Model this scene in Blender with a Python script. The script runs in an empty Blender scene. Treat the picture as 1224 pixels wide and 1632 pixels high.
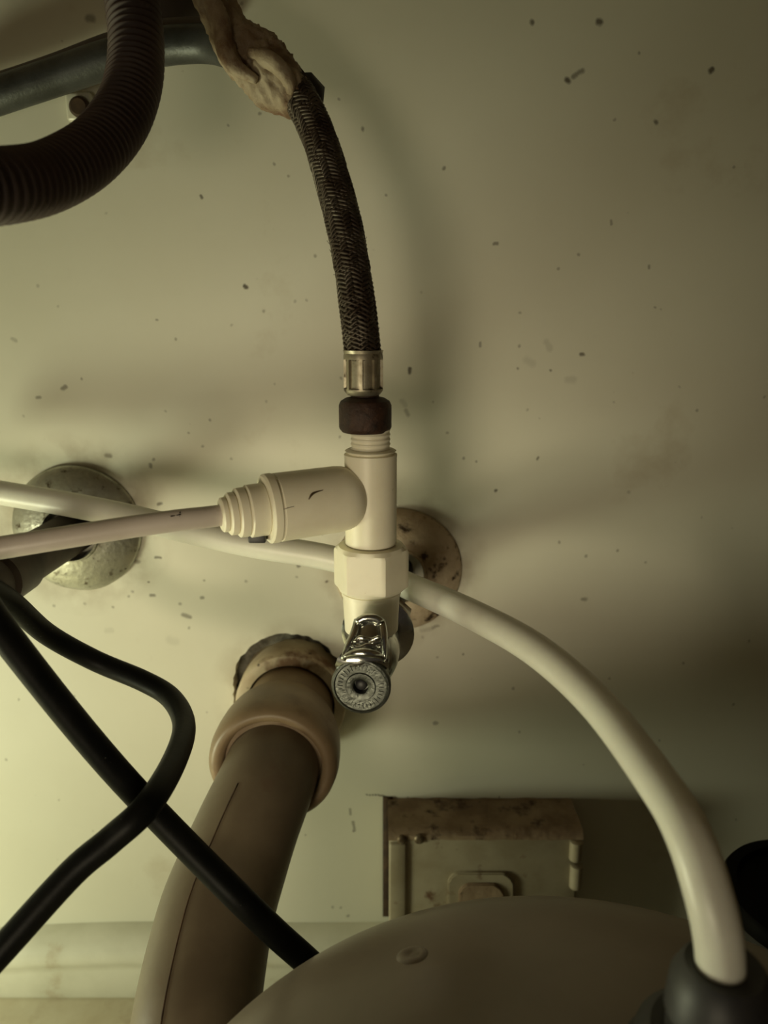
import bpy, bmesh, math, random
from mathutils import Vector, Matrix, noise
random.seed(7)
scene = bpy.context.scene
COL = scene.collection

# ------------------------------------------------------------------ camera
CZ = 0.355                       # camera height above the cabinet floor (m)
W = 0.35                         # distance camera -> back wall
PITCH = math.radians(14.0)
FPX = 1233.0
cam_d = bpy.data.cameras.new('camera')
cam = bpy.data.objects.new('camera', cam_d)
COL.objects.link(cam)
cam.location = (0, 0, CZ)
cam.rotation_euler = (math.radians(90) - PITCH, 0, 0)
cam_d.sensor_fit = 'VERTICAL'
cam_d.sensor_height = 36.0
cam_d.lens = 36.0 * FPX / 1632.0
cam_d.clip_start = 0.005
cam_d.clip_end = 20
cam_d.dof.use_dof = True
cam_d.dof.focus_distance = 0.275
cam_d.dof.aperture_fstop = 11.0
scene.camera = cam

# ------------------------------------------------------------------ world + lights + exposure
world = bpy.data.worlds.new('world')
scene.world = world
world.use_nodes = True
bg = world.node_tree.nodes['Background']
bg.inputs[0].default_value = (1.0, 0.80, 0.60, 1)
bg.inputs[1].default_value = 0.032

def add_light(name, kind, loc, power, color, radius, target=None, **kw):
    d = bpy.data.lights.new(name, kind)
    d.energy = power
    d.color = color
    d.shadow_soft_size = radius
    for k, v in kw.items():
        setattr(d, k, v)
    o = bpy.data.objects.new(name, d)
    COL.objects.link(o)
    o.location = loc
    if target is not None:
        o.rotation_euler = (Vector(target) - Vector(loc)).to_track_quat('-Z', 'Y').to_euler()
    return o

# work lamp standing low on the left inside the cabinet, out of the picture: rakes along the back panel
add_light('lamp', 'POINT', (-0.42, 0.15, CZ - 0.26), 3.45, (0.97, 1.0, 0.66), 0.055)
# dim warm torch beam reaching in through the open front
add_light('torch', 'SPOT', (-0.17, -0.24, CZ - 0.18), 6.3, (1.0, 0.86, 0.58), 0.095,
          target=(-0.015, 0.35, CZ - 0.115), spot_size=math.radians(42), spot_blend=1.0)

vs = scene.view_settings
vs.view_transform = 'Standard'
vs.look = 'None'
vs.gamma = 1.0
vs.exposure = 0.0
vs.use_curve_mapping = False

# ------------------------------------------------------------------ helpers
SP, CP = math.sin(PITCH), math.cos(PITCH)

def at(px, py, h):
    """world point seen at photo pixel (px,py), h metres in front of the back wall"""
    v = (816.0 - py) / FPX
    d = (W - h) / (CP + v * SP)
    return Vector(((px - 612.0) / FPX * d, W - h, CZ + d * (v * CP - SP)))

def nodes_of(m):
    nt = m.node_tree
    return nt, nt.nodes, nt.links

def mat(name, c1, c2=None, scale=30.0, rough=0.5, metal=0.0, bump=0.0, bscale=None,
        lo=0.4, hi=0.6, stain=None, stain_scale=60.0, s_lo=0.62, s_hi=0.7, speck=None,
        speck_scale=250.0, speck_t=0.12, rough2=None, sss=0.0, coat=0.0, spec=0.5, detail=6.0):
    m = bpy.data.materials.new(name)
    m.use_nodes = True
    nt, N, L = nodes_of(m)
    b = N['Principled BSDF']
    b.inputs['Roughness'].default_value = rough
    b.inputs['Metallic'].default_value = metal
    b.inputs['Specular IOR Level'].default_value = spec
    if coat:
        b.inputs['Coat Weight'].default_value = coat
        b.inputs['Coat Roughness'].default_value = 0.15
    if sss:
        b.inputs['Subsurface Weight'].default_value = sss
        b.inputs['Subsurface Radius'].default_value = (0.004, 0.0032, 0.002)
        b.inputs['Subsurface Scale'].default_value = 1.0
    tc = N.new('ShaderNodeTexCoord')
    def nz(sc, det=detail, rgh=0.6):
        n = N.new('ShaderNodeTexNoise')
        n.inputs['Scale'].default_value = sc
        n.inputs['Detail'].default_value = det
        n.inputs['Roughness'].default_value = rgh
        L.new(tc.outputs['Object'], n.inputs['Vector'])
        return n
    def mr(out, a, c, inv=False):
        r = N.new('ShaderNodeMapRange')
        r.inputs['From Min'].default_value = a
        r.inputs['From Max'].default_value = c
        if inv:
            r.inputs['To Min'].default_value = 1
            r.inputs['To Max'].default_value = 0
        L.new(out, r.inputs['Value'])
        return r.outputs['Result']
    def mix(fac, a, c):
        x = N.new('ShaderNodeMix')
        x.data_type = 'RGBA'
        if fac is not None:
            L.new(fac, x.inputs['Factor'])
        for s, val in ((6, a), (7, c)):
            if isinstance(val, (tuple, list)):
                x.inputs[s].default_value = (*val, 1)
            else:
                L.new(val, x.inputs[s])
        return x.outputs[2]
    col = None
    if c2 is not None:
        n1 = nz(scale)
        col = mix(mr(n1.outputs[0], lo, hi), c1, c2)
        if rough2 is not None:
            r = N.new('ShaderNodeMapRange')
            r.inputs['From Min'].default_value = lo
            r.inputs['From Max'].default_value = hi
            r.inputs['To Min'].default_value = rough
            r.inputs['To Max'].default_value = rough2
            L.new(n1.outputs[0], r.inputs['Value'])
            L.new(r.outputs['Result'], b.inputs['Roughness'])
    base = col if col is not None else c1
    if stain is not None:
        base = mix(mr(nz(stain_scale).outputs[0], s_lo, s_hi), base, stain)
    if speck is not None:
        vo = N.new('ShaderNodeTexVoronoi')
        vo.inputs['Scale'].default_value = speck_scale
        L.new(tc.outputs['Object'], vo.inputs['Vector'])
        mask = mr(vo.outputs['Distance'], speck_t * 0.6, speck_t, True)
        gate = mr(nz(speck_scale * 0.12).outputs[0], 0.52, 0.60)
        mu = N.new('ShaderNodeMath')
        mu.operation = 'MULTIPLY'
        L.new(mask, mu.inputs[0]); L.new(gate, mu.inputs[1])
        base = mix(mu.outputs[0], base, speck)
    if isinstance(base, (tuple, list)):
        b.inputs['Base Color'].default_value = (*base, 1)
    else:
        L.new(base, b.inputs['Base Color'])
    if bump:
        bn = N.new('ShaderNodeBump')
        bn.inputs['Strength'].default_value = bump
        bn.inputs['Distance'].default_value = 0.001
        L.new(nz(bscale or scale * 4).outputs[0], bn.inputs['Height'])
        L.new(bn.outputs[0], b.inputs['Normal'])
    return m

def link(name, me, m, parent=None, smooth=True, **props):
    if m is not None:
        me.materials.append(m)
    if smooth:
        for p in me.polygons:
            p.use_smooth = True
    o = bpy.data.objects.new(name, me)
    COL.objects.link(o)
    if parent is not None:
        o.parent = parent
        base = Vector(parent['_origin'])
        me.transform(Matrix.Translation(-base))
        o['_origin'] = tuple(base)
    for k, v in props.items():
        o[k] = v
    return o

def thing(name, label, cat, loc, group=None):
    o = bpy.data.objects.new(name, None)
    o.empty_display_size = 0.01
    COL.objects.link(o)
    o.location = loc
    o['_origin'] = tuple(loc)
    o['label'] = label
    o['category'] = cat
    if group:
        o['group'] = group
    return o

def recentre(o, loc):
    """put a single-mesh thing's origin at loc"""
    loc = Vector(loc)
    o.data.transform(Matrix.Translation(-loc))
    o.location = loc
    o['_origin'] = tuple(loc)
    return o

def mesh(verts, faces, name='m'):
    me = bpy.data.meshes.new(name)
    me.from_pydata([tuple(v) for v in verts], [], faces)
    me.validate()
    me.update()
    return me

def auto_sharp(me, ang=40):
    bm = bmesh.new(); bm.from_mesh(me)
    bmesh.ops.recalc_face_normals(bm, faces=bm.faces)
    for e in bm.edges:
        if len(e.link_faces) == 2 and e.calc_face_angle(0) > math.radians(ang):
            e.smooth = False
    bm.to_mesh(me); bm.free()
    return me

def frame(axis):
    a = Vector(axis).normalized()
    ref = Vector((0, 0, 1)) if abs(a.z) < 0.9 else Vector((0, -1, 0))
    u = ref.cross(a).normalized()
    w = a.cross(u).normalized()
    return u, w, a

def lathe(profile, origin, axis, n=48, cap0=True, cap1=True, ang=35, rfun=None, phase=0.0):
    """profile: list of (t along axis, radius)"""
    u, w, a = frame(axis)
    origin = Vector(origin)
    V, F = [], []
    for (t, r) in profile:
        for k in range(n):
            th = 2 * math.pi * k / n + phase
            rr = r if rfun is None else rfun(t, r, th)
            V.append(origin + a * t + (u * math.cos(th) + w * math.sin(th)) * rr)
    m = len(profile)
    for i in range(m - 1):
        for k in range(n):
            k2 = (k + 1) % n
            F.append((i * n + k, i * n + k2, (i + 1) * n + k2, (i + 1) * n + k))
    if cap0:
        F.append(tuple(reversed(range(n))))
    if cap1:
        F.append(tuple((m - 1) * n + k for k in range(n)))
    return auto_sharp(mesh(V, F), ang)

def spline(pts, step):
    """Catmull-Rom through pts (Vectors), resampled at about `step`; returns pts and parameter (0..n-1)"""
    P = [Vector(p) for p in pts]
    P = [P[0] * 2 - P[1]] + P + [P[-1] * 2 - P[-2]]
    dense, par = [], []
    for i in range(1, len(P) - 2):
        p0, p1, p2, p3 = P[i - 1:i + 3]
        k = 40
        for j in range(k + (1 if i == len(P) - 3 else 0)):
            t = j / k
            q = 0.5 * ((2 * p1) + (p2 - p0) * t + (2 * p0 - 5 * p1 + 4 * p2 - p3) * t * t
                       + (3 * p1 - p0 - 3 * p2 + p3) * t ** 3)
            dense.append(q); par.append(i - 1 + t)
    cum = [0.0]
    for i in range(1, len(dense)):
        cum.append(cum[-1] + (dense[i] - dense[i - 1]).length)
    total = cum[-1]
    n = max(2, int(total / step))
    out, op, os_ = [], [], []
    j = 0
    for i in range(n + 1):
        s = total * i / n
        while j < len(cum) - 2 and cum[j + 1] < s:
            j += 1
        f = (s - cum[j]) / max(1e-9, cum[j + 1] - cum[j])
        out.append(dense[j].lerp(dense[j + 1], f))
        op.append(par[j] + (par[j + 1] - par[j]) * f)
        os_.append(s)
    return out, op, os_

def frames(P):
    T = []
    for i in range(len(P)):
        a = P[max(0, i - 1)]; b = P[min(len(P) - 1, i + 1)]
        T.append((b - a).normalized())
    u = T[0].cross(Vector((0.3, 0.1, 1))).normalized()
    U = []
    for t in T:
        u = (u - t * u.dot(t)).normalized()
        U.append((u, t.cross(u).normalized()))
    return T, U

def lerp_list(vals, p):
    i = min(int(p), len(vals) - 2)
    f = p - i
    return vals[i] * (1 - f) + vals[i + 1] * f

def tube(pts, radii, step=0.002, n=20, rmod=None, flat=None, caps=True):
    P, par, S = spline(pts, step)
    T, U = frames(P)
    V, F = [], []
    for i, c in enumerate(P):
        r = lerp_list(radii, par[i]) if isinstance(radii, (list, tuple)) else radii
        for k in range(n):
            th = 2 * math.pi * k / n
            rr = r if rmod is None else rmod(S[i], th, r, par[i], c)
            e = 1.0 if flat is None else flat
            V.append(c + U[i][0] * math.cos(th) * rr + U[i][1] * math.sin(th) * rr * e)
    for i in range(len(P) - 1):
        for k in range(n):
            k2 = (k + 1) % n
            F.append((i * n + k, i * n + k2, (i + 1) * n + k2, (i + 1) * n + k))
    if caps:
        F.append(tuple(reversed(range(n))))
        F.append(tuple((len(P) - 1) * n + k for k in range(n)))
    me = mesh(V, F)
    bm = bmesh.new(); bm.from_mesh(me)
    bmesh.ops.recalc_face_normals(bm, faces=bm.faces)
    bm.to_mesh(me); bm.free()
    return me

def box(lo, hi, bevel=0.0, seg=2):
    bm = bmesh.new()
    bmesh.ops.create_cube(bm, size=1.0)
    lo, hi = Vector(lo), Vector(hi)
    for v in bm.verts:
        v.co = Vector(((lo[i] + hi[i]) / 2 + v.co[i] * (hi[i] - lo[i]) for i in range(3)))
    if bevel:
        bmesh.ops.bevel(bm, geom=list(bm.edges), offset=bevel, segments=seg, affect='EDGES', profile=0.5)
    me = bpy.data.meshes.new('b')
    bm.to_mesh(me); bm.free()
    return me

def join(meshes):
    bm = bmesh.new()
    for me in meshes:
        bm.from_mesh(me)
    out = bpy.data.meshes.new('j')
    bm.to_mesh(out); bm.free()
    return out

def structure(o):
    o['kind'] = 'structure'
    return o

# ------------------------------------------------------------------ materials
CREAM = (0.74, 0.73, 0.62)
M_plastic = mat('ivory_plastic', (0.84, 0.80, 0.65), (0.79, 0.74, 0.59), scale=45, rough=0.42,
                sss=0.15, stain=(0.40, 0.31, 0.22), stain_scale=110, s_lo=0.70, s_hi=0.80, bump=0.05, bscale=300)
M_tube = mat('white_tube_plastic', (0.74, 0.74, 0.66), (0.68, 0.67, 0.60), scale=40, rough=0.38, sss=0.1)
M_tube_small = mat('grey_white_tube_plastic', (0.58, 0.52, 0.47), (0.52, 0.46, 0.41), scale=60, rough=0.42,
                   stain=(0.34, 0.27, 0.22), stain_scale=70, s_lo=0.62, s_hi=0.75)
M_black = mat('black_cable_rubber', (0.003, 0.0033, 0.003), (0.005, 0.005, 0.0045), scale=80, rough=0.45,
              speck=(0.05, 0.05, 0.045), speck_scale=420, speck_t=0.10, bump=0.08, bscale=400, spec=0.07)
M_ink = mat('black_ink', (0.01, 0.009, 0.008), (0.03, 0.025, 0.02), scale=300, rough=0.7)
M_corr = mat('corrugated_hose_plastic', (0.050, 0.033, 0.030), (0.075, 0.050, 0.045), scale=40, rough=0.62,
             stain=(0.10, 0.08, 0.07), stain_scale=90, s_lo=0.6, s_hi=0.75)
M_greymetal = mat('dull_grey_metal', (0.085, 0.09, 0.09), (0.05, 0.053, 0.05), scale=60, rough=0.42, metal=0.6,
                  bump=0.15, bscale=900)
M_greydark = mat('dark_grey_plastic', (0.10, 0.085, 0.08), (0.075, 0.065, 0.06), scale=50, rough=0.6)
M_tape = mat('aged_sealing_tape', (0.40, 0.33, 0.235), (0.24, 0.17, 0.105), scale=60, rough=0.62, sss=0.1,
             stain=(0.15, 0.07, 0.035), stain_scale=95, s_lo=0.52, s_hi=0.66, bump=1.0, bscale=190)
M_core = mat('hose_core', (0.035, 0.026, 0.019), (0.05, 0.035, 0.026), scale=150, rough=0.75)
M_braid = mat('tarnished_steel_braid', (0.125, 0.105, 0.085), (0.050, 0.033, 0.023), scale=85, rough=0.38, metal=0.7,
              lo=0.35, hi=0.6, rough2=0.6)
M_crimp = mat('worn_nickel', (0.42, 0.38, 0.29), (0.27, 0.235, 0.17), scale=160, rough=0.36, metal=0.75,
              stain=(0.05, 0.035, 0.02), stain_scale=220, s_lo=0.58, s_hi=0.68, rough2=0.5)
M_rust = mat('rusted_nut', (0.030, 0.014, 0.009), (0.065, 0.030, 0.017), scale=90, rough=0.6, metal=0.3,
             stain=(0.018, 0.010, 0.008), stain_scale=120, s_lo=0.5, s_hi=0.65, bump=0.4, bscale=500)
M_chrome = mat('chrome', (0.62, 0.63, 0.60), (0.48, 0.49, 0.46), scale=200, rough=0.13, metal=1.0, rough2=0.24,
               stain=(0.22, 0.20, 0.15), stain_scale=300, s_lo=0.64, s_hi=0.74)
M_chrome_rough = mat('worn_chrome_face', (0.125, 0.135, 0.12), (0.085, 0.09, 0.08), scale=260, rough=0.30, metal=0.9,
                     rough2=0.45, bump=0.3, bscale=900)
M_escut = mat('pitted_chrome_flange', (0.55, 0.55, 0.48), (0.36, 0.35, 0.29), scale=85, rough=0.28, metal=0.8,
              rough2=0.5, stain=(0.08, 0.055, 0.03), stain_scale=170, s_lo=0.60, s_hi=0.68,
              speck=(0.05, 0.03, 0.02), speck_scale=330, speck_t=0.28, bump=0.35, bscale=350)
M_escut_rust = mat('corroded_flange', (0.58, 0.48, 0.35), (0.42, 0.32, 0.21), scale=80, rough=0.55, metal=0.25,
                   stain=(0.05, 0.028, 0.014), stain_scale=150, s_lo=0.55, s_hi=0.64,
                   speck=(0.04, 0.02, 0.01), speck_scale=300, speck_t=0.35, bump=0.5, bscale=400)
M_darkpipe = mat('dark_brown_pipe', (0.060, 0.042, 0.032), (0.035, 0.025, 0.02), scale=70, rough=0.55, metal=0.3)
M_pvc = mat('brown_stained_drain_pipe', (0.15, 0.118, 0.078), (0.115, 0.088, 0.058), scale=24, rough=0.45, sss=0.06,
            stain=(0.11, 0.07, 0.045), stain_scale=42, s_lo=0.58, s_hi=0.72, speck=(0.10, 0.05, 0.03),
            speck_scale=120, speck_t=0.10, bump=0.08, bscale=120)
M_pvc2 = mat('tan_drain_collar', (0.245, 0.175, 0.105), (0.18, 0.122, 0.072), scale=28, rough=0.42, sss=0.15,
             stain=(0.14, 0.08, 0.045), stain_scale=40, s_lo=0.55, s_hi=0.7)
M_stub = mat('stained_cream_socket', (0.66, 0.58, 0.44), (0.52, 0.41, 0.28), scale=30, rough=0.5,
             stain=(0.20, 0.11, 0.06), stain_scale=55, s_lo=0.56, s_hi=0.68, speck=(0.05, 0.03, 0.02),
             speck_scale=180, speck_t=0.16)
M_tank = mat('grey_tank_shell', (0.26, 0.215, 0.175), (0.23, 0.19, 0.155), scale=18, rough=0.34,
             stain=(0.20, 0.165, 0.135), stain_scale=14, s_lo=0.5, s_hi=0.65, bump=0.04, bscale=400)
M_valve_black = mat('black_valve_plastic', (0.022, 0.022, 0.024), (0.035, 0.033, 0.033), scale=60, rough=0.5)
M_boxpaint = mat('painted_metal_box', (0.42, 0.37, 0.27), (0.34, 0.29, 0.20), scale=40, rough=0.5,
                 stain=(0.15, 0.085, 0.05), stain_scale=70, s_lo=0.60, s_hi=0.70)
M_boxdirt = mat('dirty_painted_ledge', (0.34, 0.25, 0.165), (0.22, 0.145, 0.09), scale=55, rough=0.75,
                stain=(0.06, 0.03, 0.018), stain_scale=70, s_lo=0.56, s_hi=0.66, bump=0.5, bscale=250)
M_rustgap = mat('dark_rust_gap', (0.04, 0.022, 0.012), (0.08, 0.045, 0.022), scale=120, rough=0.8)
M_screw = mat('tarnished_screw', (0.25, 0.2, 0.14), (0.12, 0.085, 0.05), scale=300, rough=0.5, metal=0.6)
M_trim = mat('glossy_cream_trim', (0.74, 0.73, 0.62), (0.66, 0.65, 0.54), scale=30, rough=0.28,
             stain=(0.45, 0.36, 0.24), stain_scale=30, s_lo=0.60, s_hi=0.75)
M_floor = mat('cream_cabinet_floor', (0.66, 0.62, 0.48), (0.52, 0.45, 0.31), scale=14, rough=0.45,
              stain=(0.34, 0.24, 0.14), stain_scale=12, s_lo=0.55, s_hi=0.7)
M_side = mat('brown_side_panel', (0.20, 0.14, 0.09), (0.15, 0.10, 0.065), scale=8, rough=0.6)
M_cavity = mat('rough_grey_filler', (0.20, 0.19, 0.155), (0.035, 0.028, 0.02), scale=70, rough=0.95, lo=0.42, hi=0.58,
               bump=1.0, bscale=200)

# back-wall paint: cream, blotched, with the individual specks and scrapes the wall shows
def wall_material():
    m = mat('cream_wall_paint', CREAM, (0.69, 0.675, 0.56), scale=7, rough=0.50, bump=0.06, bscale=140,
            stain=(0.55, 0.50, 0.38), stain_scale=16, s_lo=0.60, s_hi=0.78, lo=0.35, hi=0.65)
    nt, N, L = nodes_of(m)
    b = N['Principled BSDF']
    base = b.inputs['Base Color'].links[0].from_socket
    tc = N.new('ShaderNodeTexCoord')
    wob = N.new('ShaderNodeTexNoise'); wob.inputs['Scale'].default_value = 220
    wob.inputs['Detail'].default_value = 4
    L.new(tc.outputs['Object'], wob.inputs['Vector'])
    # distorted coordinate so the marks have ragged outlines
    sub = N.new('ShaderNodeVectorMath'); sub.operation = 'SUBTRACT'
    L.new(wob.outputs['Color'], sub.inputs[0]); sub.inputs[1].default_value = (0.5, 0.5, 0.5)
    sc = N.new('ShaderNodeVectorMath'); sc.operation = 'SCALE'; sc.inputs['Scale'].default_value = 0.0022
    L.new(sub.outputs[0], sc.inputs[0])
    add = N.new('ShaderNodeVectorMath'); add.operation = 'ADD'
    L.new(tc.outputs['Object'], add.inputs[0]); L.new(sc.outputs[0], add.inputs[1])
    flat = N.new('ShaderNodeVectorMath'); flat.operation = 'MULTIPLY'
    flat.inputs[1].default_value = (1, 0, 1)
    L.new(add.outputs[0], flat.inputs[0])
    acc = None
    # px, py, radius px, strength, stretch dx, dy (px)
    marks = [(848, 36, 5, .75, 0, 0), (953, 35, 6, .8, 4, 0), (905, 127, 6, .85, 0, 0), (915, 121, 5, .6, 14, -8),
             (1132, 113, 5, .85, 3, -2), (1046, 194, 5, .7, 0, 0), (707, 269, 4, .6, 0, 0), (1018, 86, 3, .5, 0, 0),
             (788, 388, 4, .6, 4, 0), (974, 352, 3, .5, 0, 4), (1035, 424, 3, .5, 0, 4), (1044, 490, 3, .45, 0, 0),
             (890, 428, 3, .45, 0, 0), (926, 565, 4, .75, 3, 0), (878, 590, 3, .65, 0, 0), (825, 588, 3, .55, 0, 0),
             (870, 545, 7, .3, 6, 10), (840, 575, 9, .25, 8, 4), (905, 605, 8, .3, 8, 0), (766, 546, 3, .5, 0, 6),
             (654, 588, 4, .85, 0, 6), (648, 655, 5, .4, 2, 6), (713, 690, 3, .4, 0, 0), (790, 782, 4, .8, 0, 0),
             (856, 731, 3, .7, 2, -2), (739, 730, 3, .5, 0, 0), (759, 735, 3, .5, 0, 0), (929, 955, 5, .5, 3, 0),
             (1002, 784, 4, .3, 0, 0), (984, 877, 3, .5, 0, 0), (738, 1043, 3, .6, 0, 0), (693, 1153, 5, .5, 3, 0),
             (390, 455, 4, .9, 3, 4), (320, 312, 3, .75, 2, 4), (363, 200, 3, .45, 0, 0), (437, 260, 3, .5, 0, 0),
             (415, 182, 3, .5, 0, 0), (578, 205, 4, .6, 0, 0), (460, 280, 3, .45, 0, 0), (615, 310, 3, .5, 0, 0),
             (140, 30, 7, .55, 8, 0), (280, 540, 3, .5, 0, 0), (250, 510, 3, .5, 0, 0), (100, 620, 4, .6, 4, -4),
             (60, 634, 4, .55, 3, 0), (130, 605, 3, .5, 0, 0), (335, 670, 3, .5, 0, 0), (300, 690, 3, .5, 0, 0),
             (170, 726, 5, .6, 6, 0), (240, 740, 4, .6, 0, 4), (253, 803, 4, .75, 3, 0), (245, 732, 3, .5, 0, 0),
             (237, 928, 3, .75, 0, 0), (240, 949, 4, .65, 6, 0), (287, 962, 4, .5, 0, 0), (321, 952, 4, .6, 2, 0),
             (293, 980, 5, .6, 10, 3), (325, 925, 3, .55, 0, 0), (248, 888, 3, .7, 8, 1), (135, 962, 3, .4, 0, 0),
             (86, 965, 4, .4, 0, 0), (215, 895, 4, .6, 6, 0), (521, 927, 4, .85, 0, 0), (475, 902, 4, .7, 2, 0),
             (473, 920, 3, .4, 0, 0), (385, 1140, 4, .4, 0, 0), (330, 1135, 3, .3, 0, 0), (562, 1310, 4, .6, 3, 14),
             (558, 1290, 3, .5, 0, 8), (585, 1267, 3, .75, 18, 0), (605, 1268, 3, .75, 10, 2), (555, 1460, 4, .5, 0, 0),
             (530, 1445, 4, .4, 0, 0), (170, 1005, 6, .22, 8, 0), (270, 1020, 9, .2, 10, 3), (205, 950, 3, .5, 0, 0),
             (672, 1005, 6, .45, 16, -4), (690, 1000, 4, .5, 8, -3), (668, 990, 8, .35, 4, 6), (640, 640, 6, .35, 6, 6),
             (690, 640, 3, .3, 0, 0), (30, 1115, 3, .4, 0, 0), (95, 1100, 3, .4, 0, 0), (60, 455, 4, .3, 0, 0),
             (470, 480, 3, .3, 0, 0), (489, 478, 3, .35, 0, 0), (20, 540, 4, .3, 4, 3), (425, 640, 3, .3, 0, 0)]
    for (px, py, rp, s, dx, dy) in marks:
        a = at(px, py, 0); c = at(px + dx, py + dy, 0)
        r = rp / 1233.0 * 0.36
        if rp >= 6 and s < 0.5:
            s *= 0.55
        # distance to the little segment a-c, approximated by min of three discs
        prev = None
        for t in ((0, 0.25, 0.5, 0.75, 1.0) if (dx or dy) else (0,)):
            q = a.lerp(c, t)
            dn = N.new('ShaderNodeVectorMath'); dn.operation = 'DISTANCE'
            L.new(flat.outputs[0], dn.inputs[0]); dn.inputs[1].default_value = (q.x, 0, q.z)
            o = dn.outputs['Value']
            if prev is not None:
                mn = N.new('ShaderNodeMath'); mn.operation = 'MINIMUM'
                L.new(prev, mn.inputs[0]); L.new(o, mn.inputs[1]); o = mn.outputs[0]
            prev = o
        r_ = N.new('ShaderNodeMapRange')
        r_.inputs['From Min'].default_value = r * 0.35; r_.inputs['From Max'].default_value = r
        r_.inputs['To Min'].default_value = s; r_.inputs['To Max'].default_value = 0
        L.new(prev, r_.inputs['Value'])
        if acc is None:
            acc = r_.outputs['Result']
        else:
            mx = N.new('ShaderNodeMath'); mx.operation = 'MAXIMUM'
            L.new(acc, mx.inputs[0]); L.new(r_.outputs['Result'], mx.inputs[1]); acc = mx.outputs[0]
    # fine fly-speck scatter
    vo = N.new('ShaderNodeTexVoronoi'); vo.inputs['Scale'].default_value = 75
    L.new(add.outputs[0], vo.inputs['Vector'])
    k1 = N.new('ShaderNodeMapRange'); k1.inputs['From Min'].default_value = 0.03; k1.inputs['From Max'].default_value = 0.075
    k1.inputs['To Min'].default_value = 0.45; k1.inputs['To Max'].default_value = 0
    L.new(vo.outputs['Distance'], k1.inputs['Value'])
    mx = N.new('ShaderNodeMath'); mx.operation = 'MAXIMUM'
    L.new(acc, mx.inputs[0]); L.new(k1.outputs['Result'], mx.inputs[1])
    mixn = N.new('ShaderNodeMix'); mixn.data_type = 'RGBA'
    L.new(mx.outputs[0], mixn.inputs['Factor']); L.new(base, mixn.inputs[6])
    mixn.inputs[7].default_value = (0.055, 0.040, 0.022, 1)
    # blotchy brown rings on the wall round both flanges and the drain hole
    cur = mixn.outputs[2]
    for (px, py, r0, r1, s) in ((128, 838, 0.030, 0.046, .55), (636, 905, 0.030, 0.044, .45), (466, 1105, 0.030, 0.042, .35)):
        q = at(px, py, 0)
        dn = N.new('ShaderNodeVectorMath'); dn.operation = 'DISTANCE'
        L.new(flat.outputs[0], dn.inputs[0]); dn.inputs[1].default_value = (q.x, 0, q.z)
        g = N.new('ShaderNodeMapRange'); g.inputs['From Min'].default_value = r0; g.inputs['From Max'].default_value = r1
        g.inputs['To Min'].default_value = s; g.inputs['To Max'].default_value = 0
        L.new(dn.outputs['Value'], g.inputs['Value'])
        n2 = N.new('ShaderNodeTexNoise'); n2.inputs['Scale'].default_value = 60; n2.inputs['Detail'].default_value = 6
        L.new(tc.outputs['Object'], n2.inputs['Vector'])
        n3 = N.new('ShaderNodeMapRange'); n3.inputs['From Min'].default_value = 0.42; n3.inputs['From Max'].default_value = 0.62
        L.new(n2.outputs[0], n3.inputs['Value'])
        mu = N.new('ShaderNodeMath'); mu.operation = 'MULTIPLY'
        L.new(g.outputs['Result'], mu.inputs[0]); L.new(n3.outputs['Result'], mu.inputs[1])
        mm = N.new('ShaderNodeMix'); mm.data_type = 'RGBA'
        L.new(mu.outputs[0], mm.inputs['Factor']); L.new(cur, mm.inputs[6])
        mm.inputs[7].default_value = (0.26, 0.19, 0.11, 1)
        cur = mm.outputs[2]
    L.new(cur, b.inputs['Base Color'])
    return m
M_wall = wall_material()

# ------------------------------------------------------------------ the cabinet shell
XL, XR, ZT = -0.75, 0.245, 0.66
def back_wall():
    hc = at(463, 1103, 0)
    ring = []
    n = 140
    for k in range(n):
        th = 2 * math.pi * k / n
        # ragged opening, widest at the upper left
        r = 0.0281 + 0.0030 * max(0, math.cos(th - math.radians(95))) + 0.0010 * noise.noise((math.cos(th) * 3, math.sin(th) * 3, 4.2)) \
            + 0.0009 * noise.noise((math.cos(th) * 9, math.sin(th) * 11, 1.2))
        ring.append(Vector((hc.x + r * math.cos(th), W, hc.z + r * math.sin(th))))
    bm = bmesh.new()
    outer = [bm.verts.new(p) for p in ((XL, W, 0), (XR, W, 0), (XR, W, ZT), (XL, W, ZT))]
    inner = [bm.verts.new(p) for p in ring]
    es = []
    for loop in (outer, inner):
        for i in range(len(loop)):
            es.append(bm.edges.new((loop[i], loop[(i + 1) % len(loop)])))
    bmesh.ops.triangle_fill(bm, use_beauty=True, use_dissolve=False, edges=es)
    for f in bm.faces:
        f.normal_update()
        if f.normal.y > 0:
            f.normal_flip()
    back = [bm.verts.new(v.co + Vector((0, 0.012, 0))) for v in inner]
    for i in range(n):
        j = (i + 1) % n
        bm.faces.new((inner[i], inner[j], back[j], back[i]))
    me = bpy.data.meshes.new('wall')
    bm.to_mesh(me); bm.free()
    return structure(link('wall_back', me, M_wall, None, smooth=False, _origin=(0, 0, 0))), hc
wall, hole_c = back_wall()
wall['label'] = 'cream painted back panel of the cabinet, speckled with dirt'
# rough filler seen in the gap round the drain socket
def filler():
    V, F = [], []
    n = 24
    for i in range(n + 1):
        for j in range(n + 1):
            x = hole_c.x + (i / n - 0.5) * 0.085; z = hole_c.z + (j / n - 0.5) * 0.085
            V.append((x, W + 0.010 + 0.004 * noise.noise((x * 160, z * 160, 0)), z))
    for i in range(n):
        for j in range(n):
            a = i * (n + 1) + j
            F.append((a, a + n + 1, a + n + 2, a + 1))
    return mesh(V, F)
link('filler', filler(), M_cavity, wall)

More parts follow.
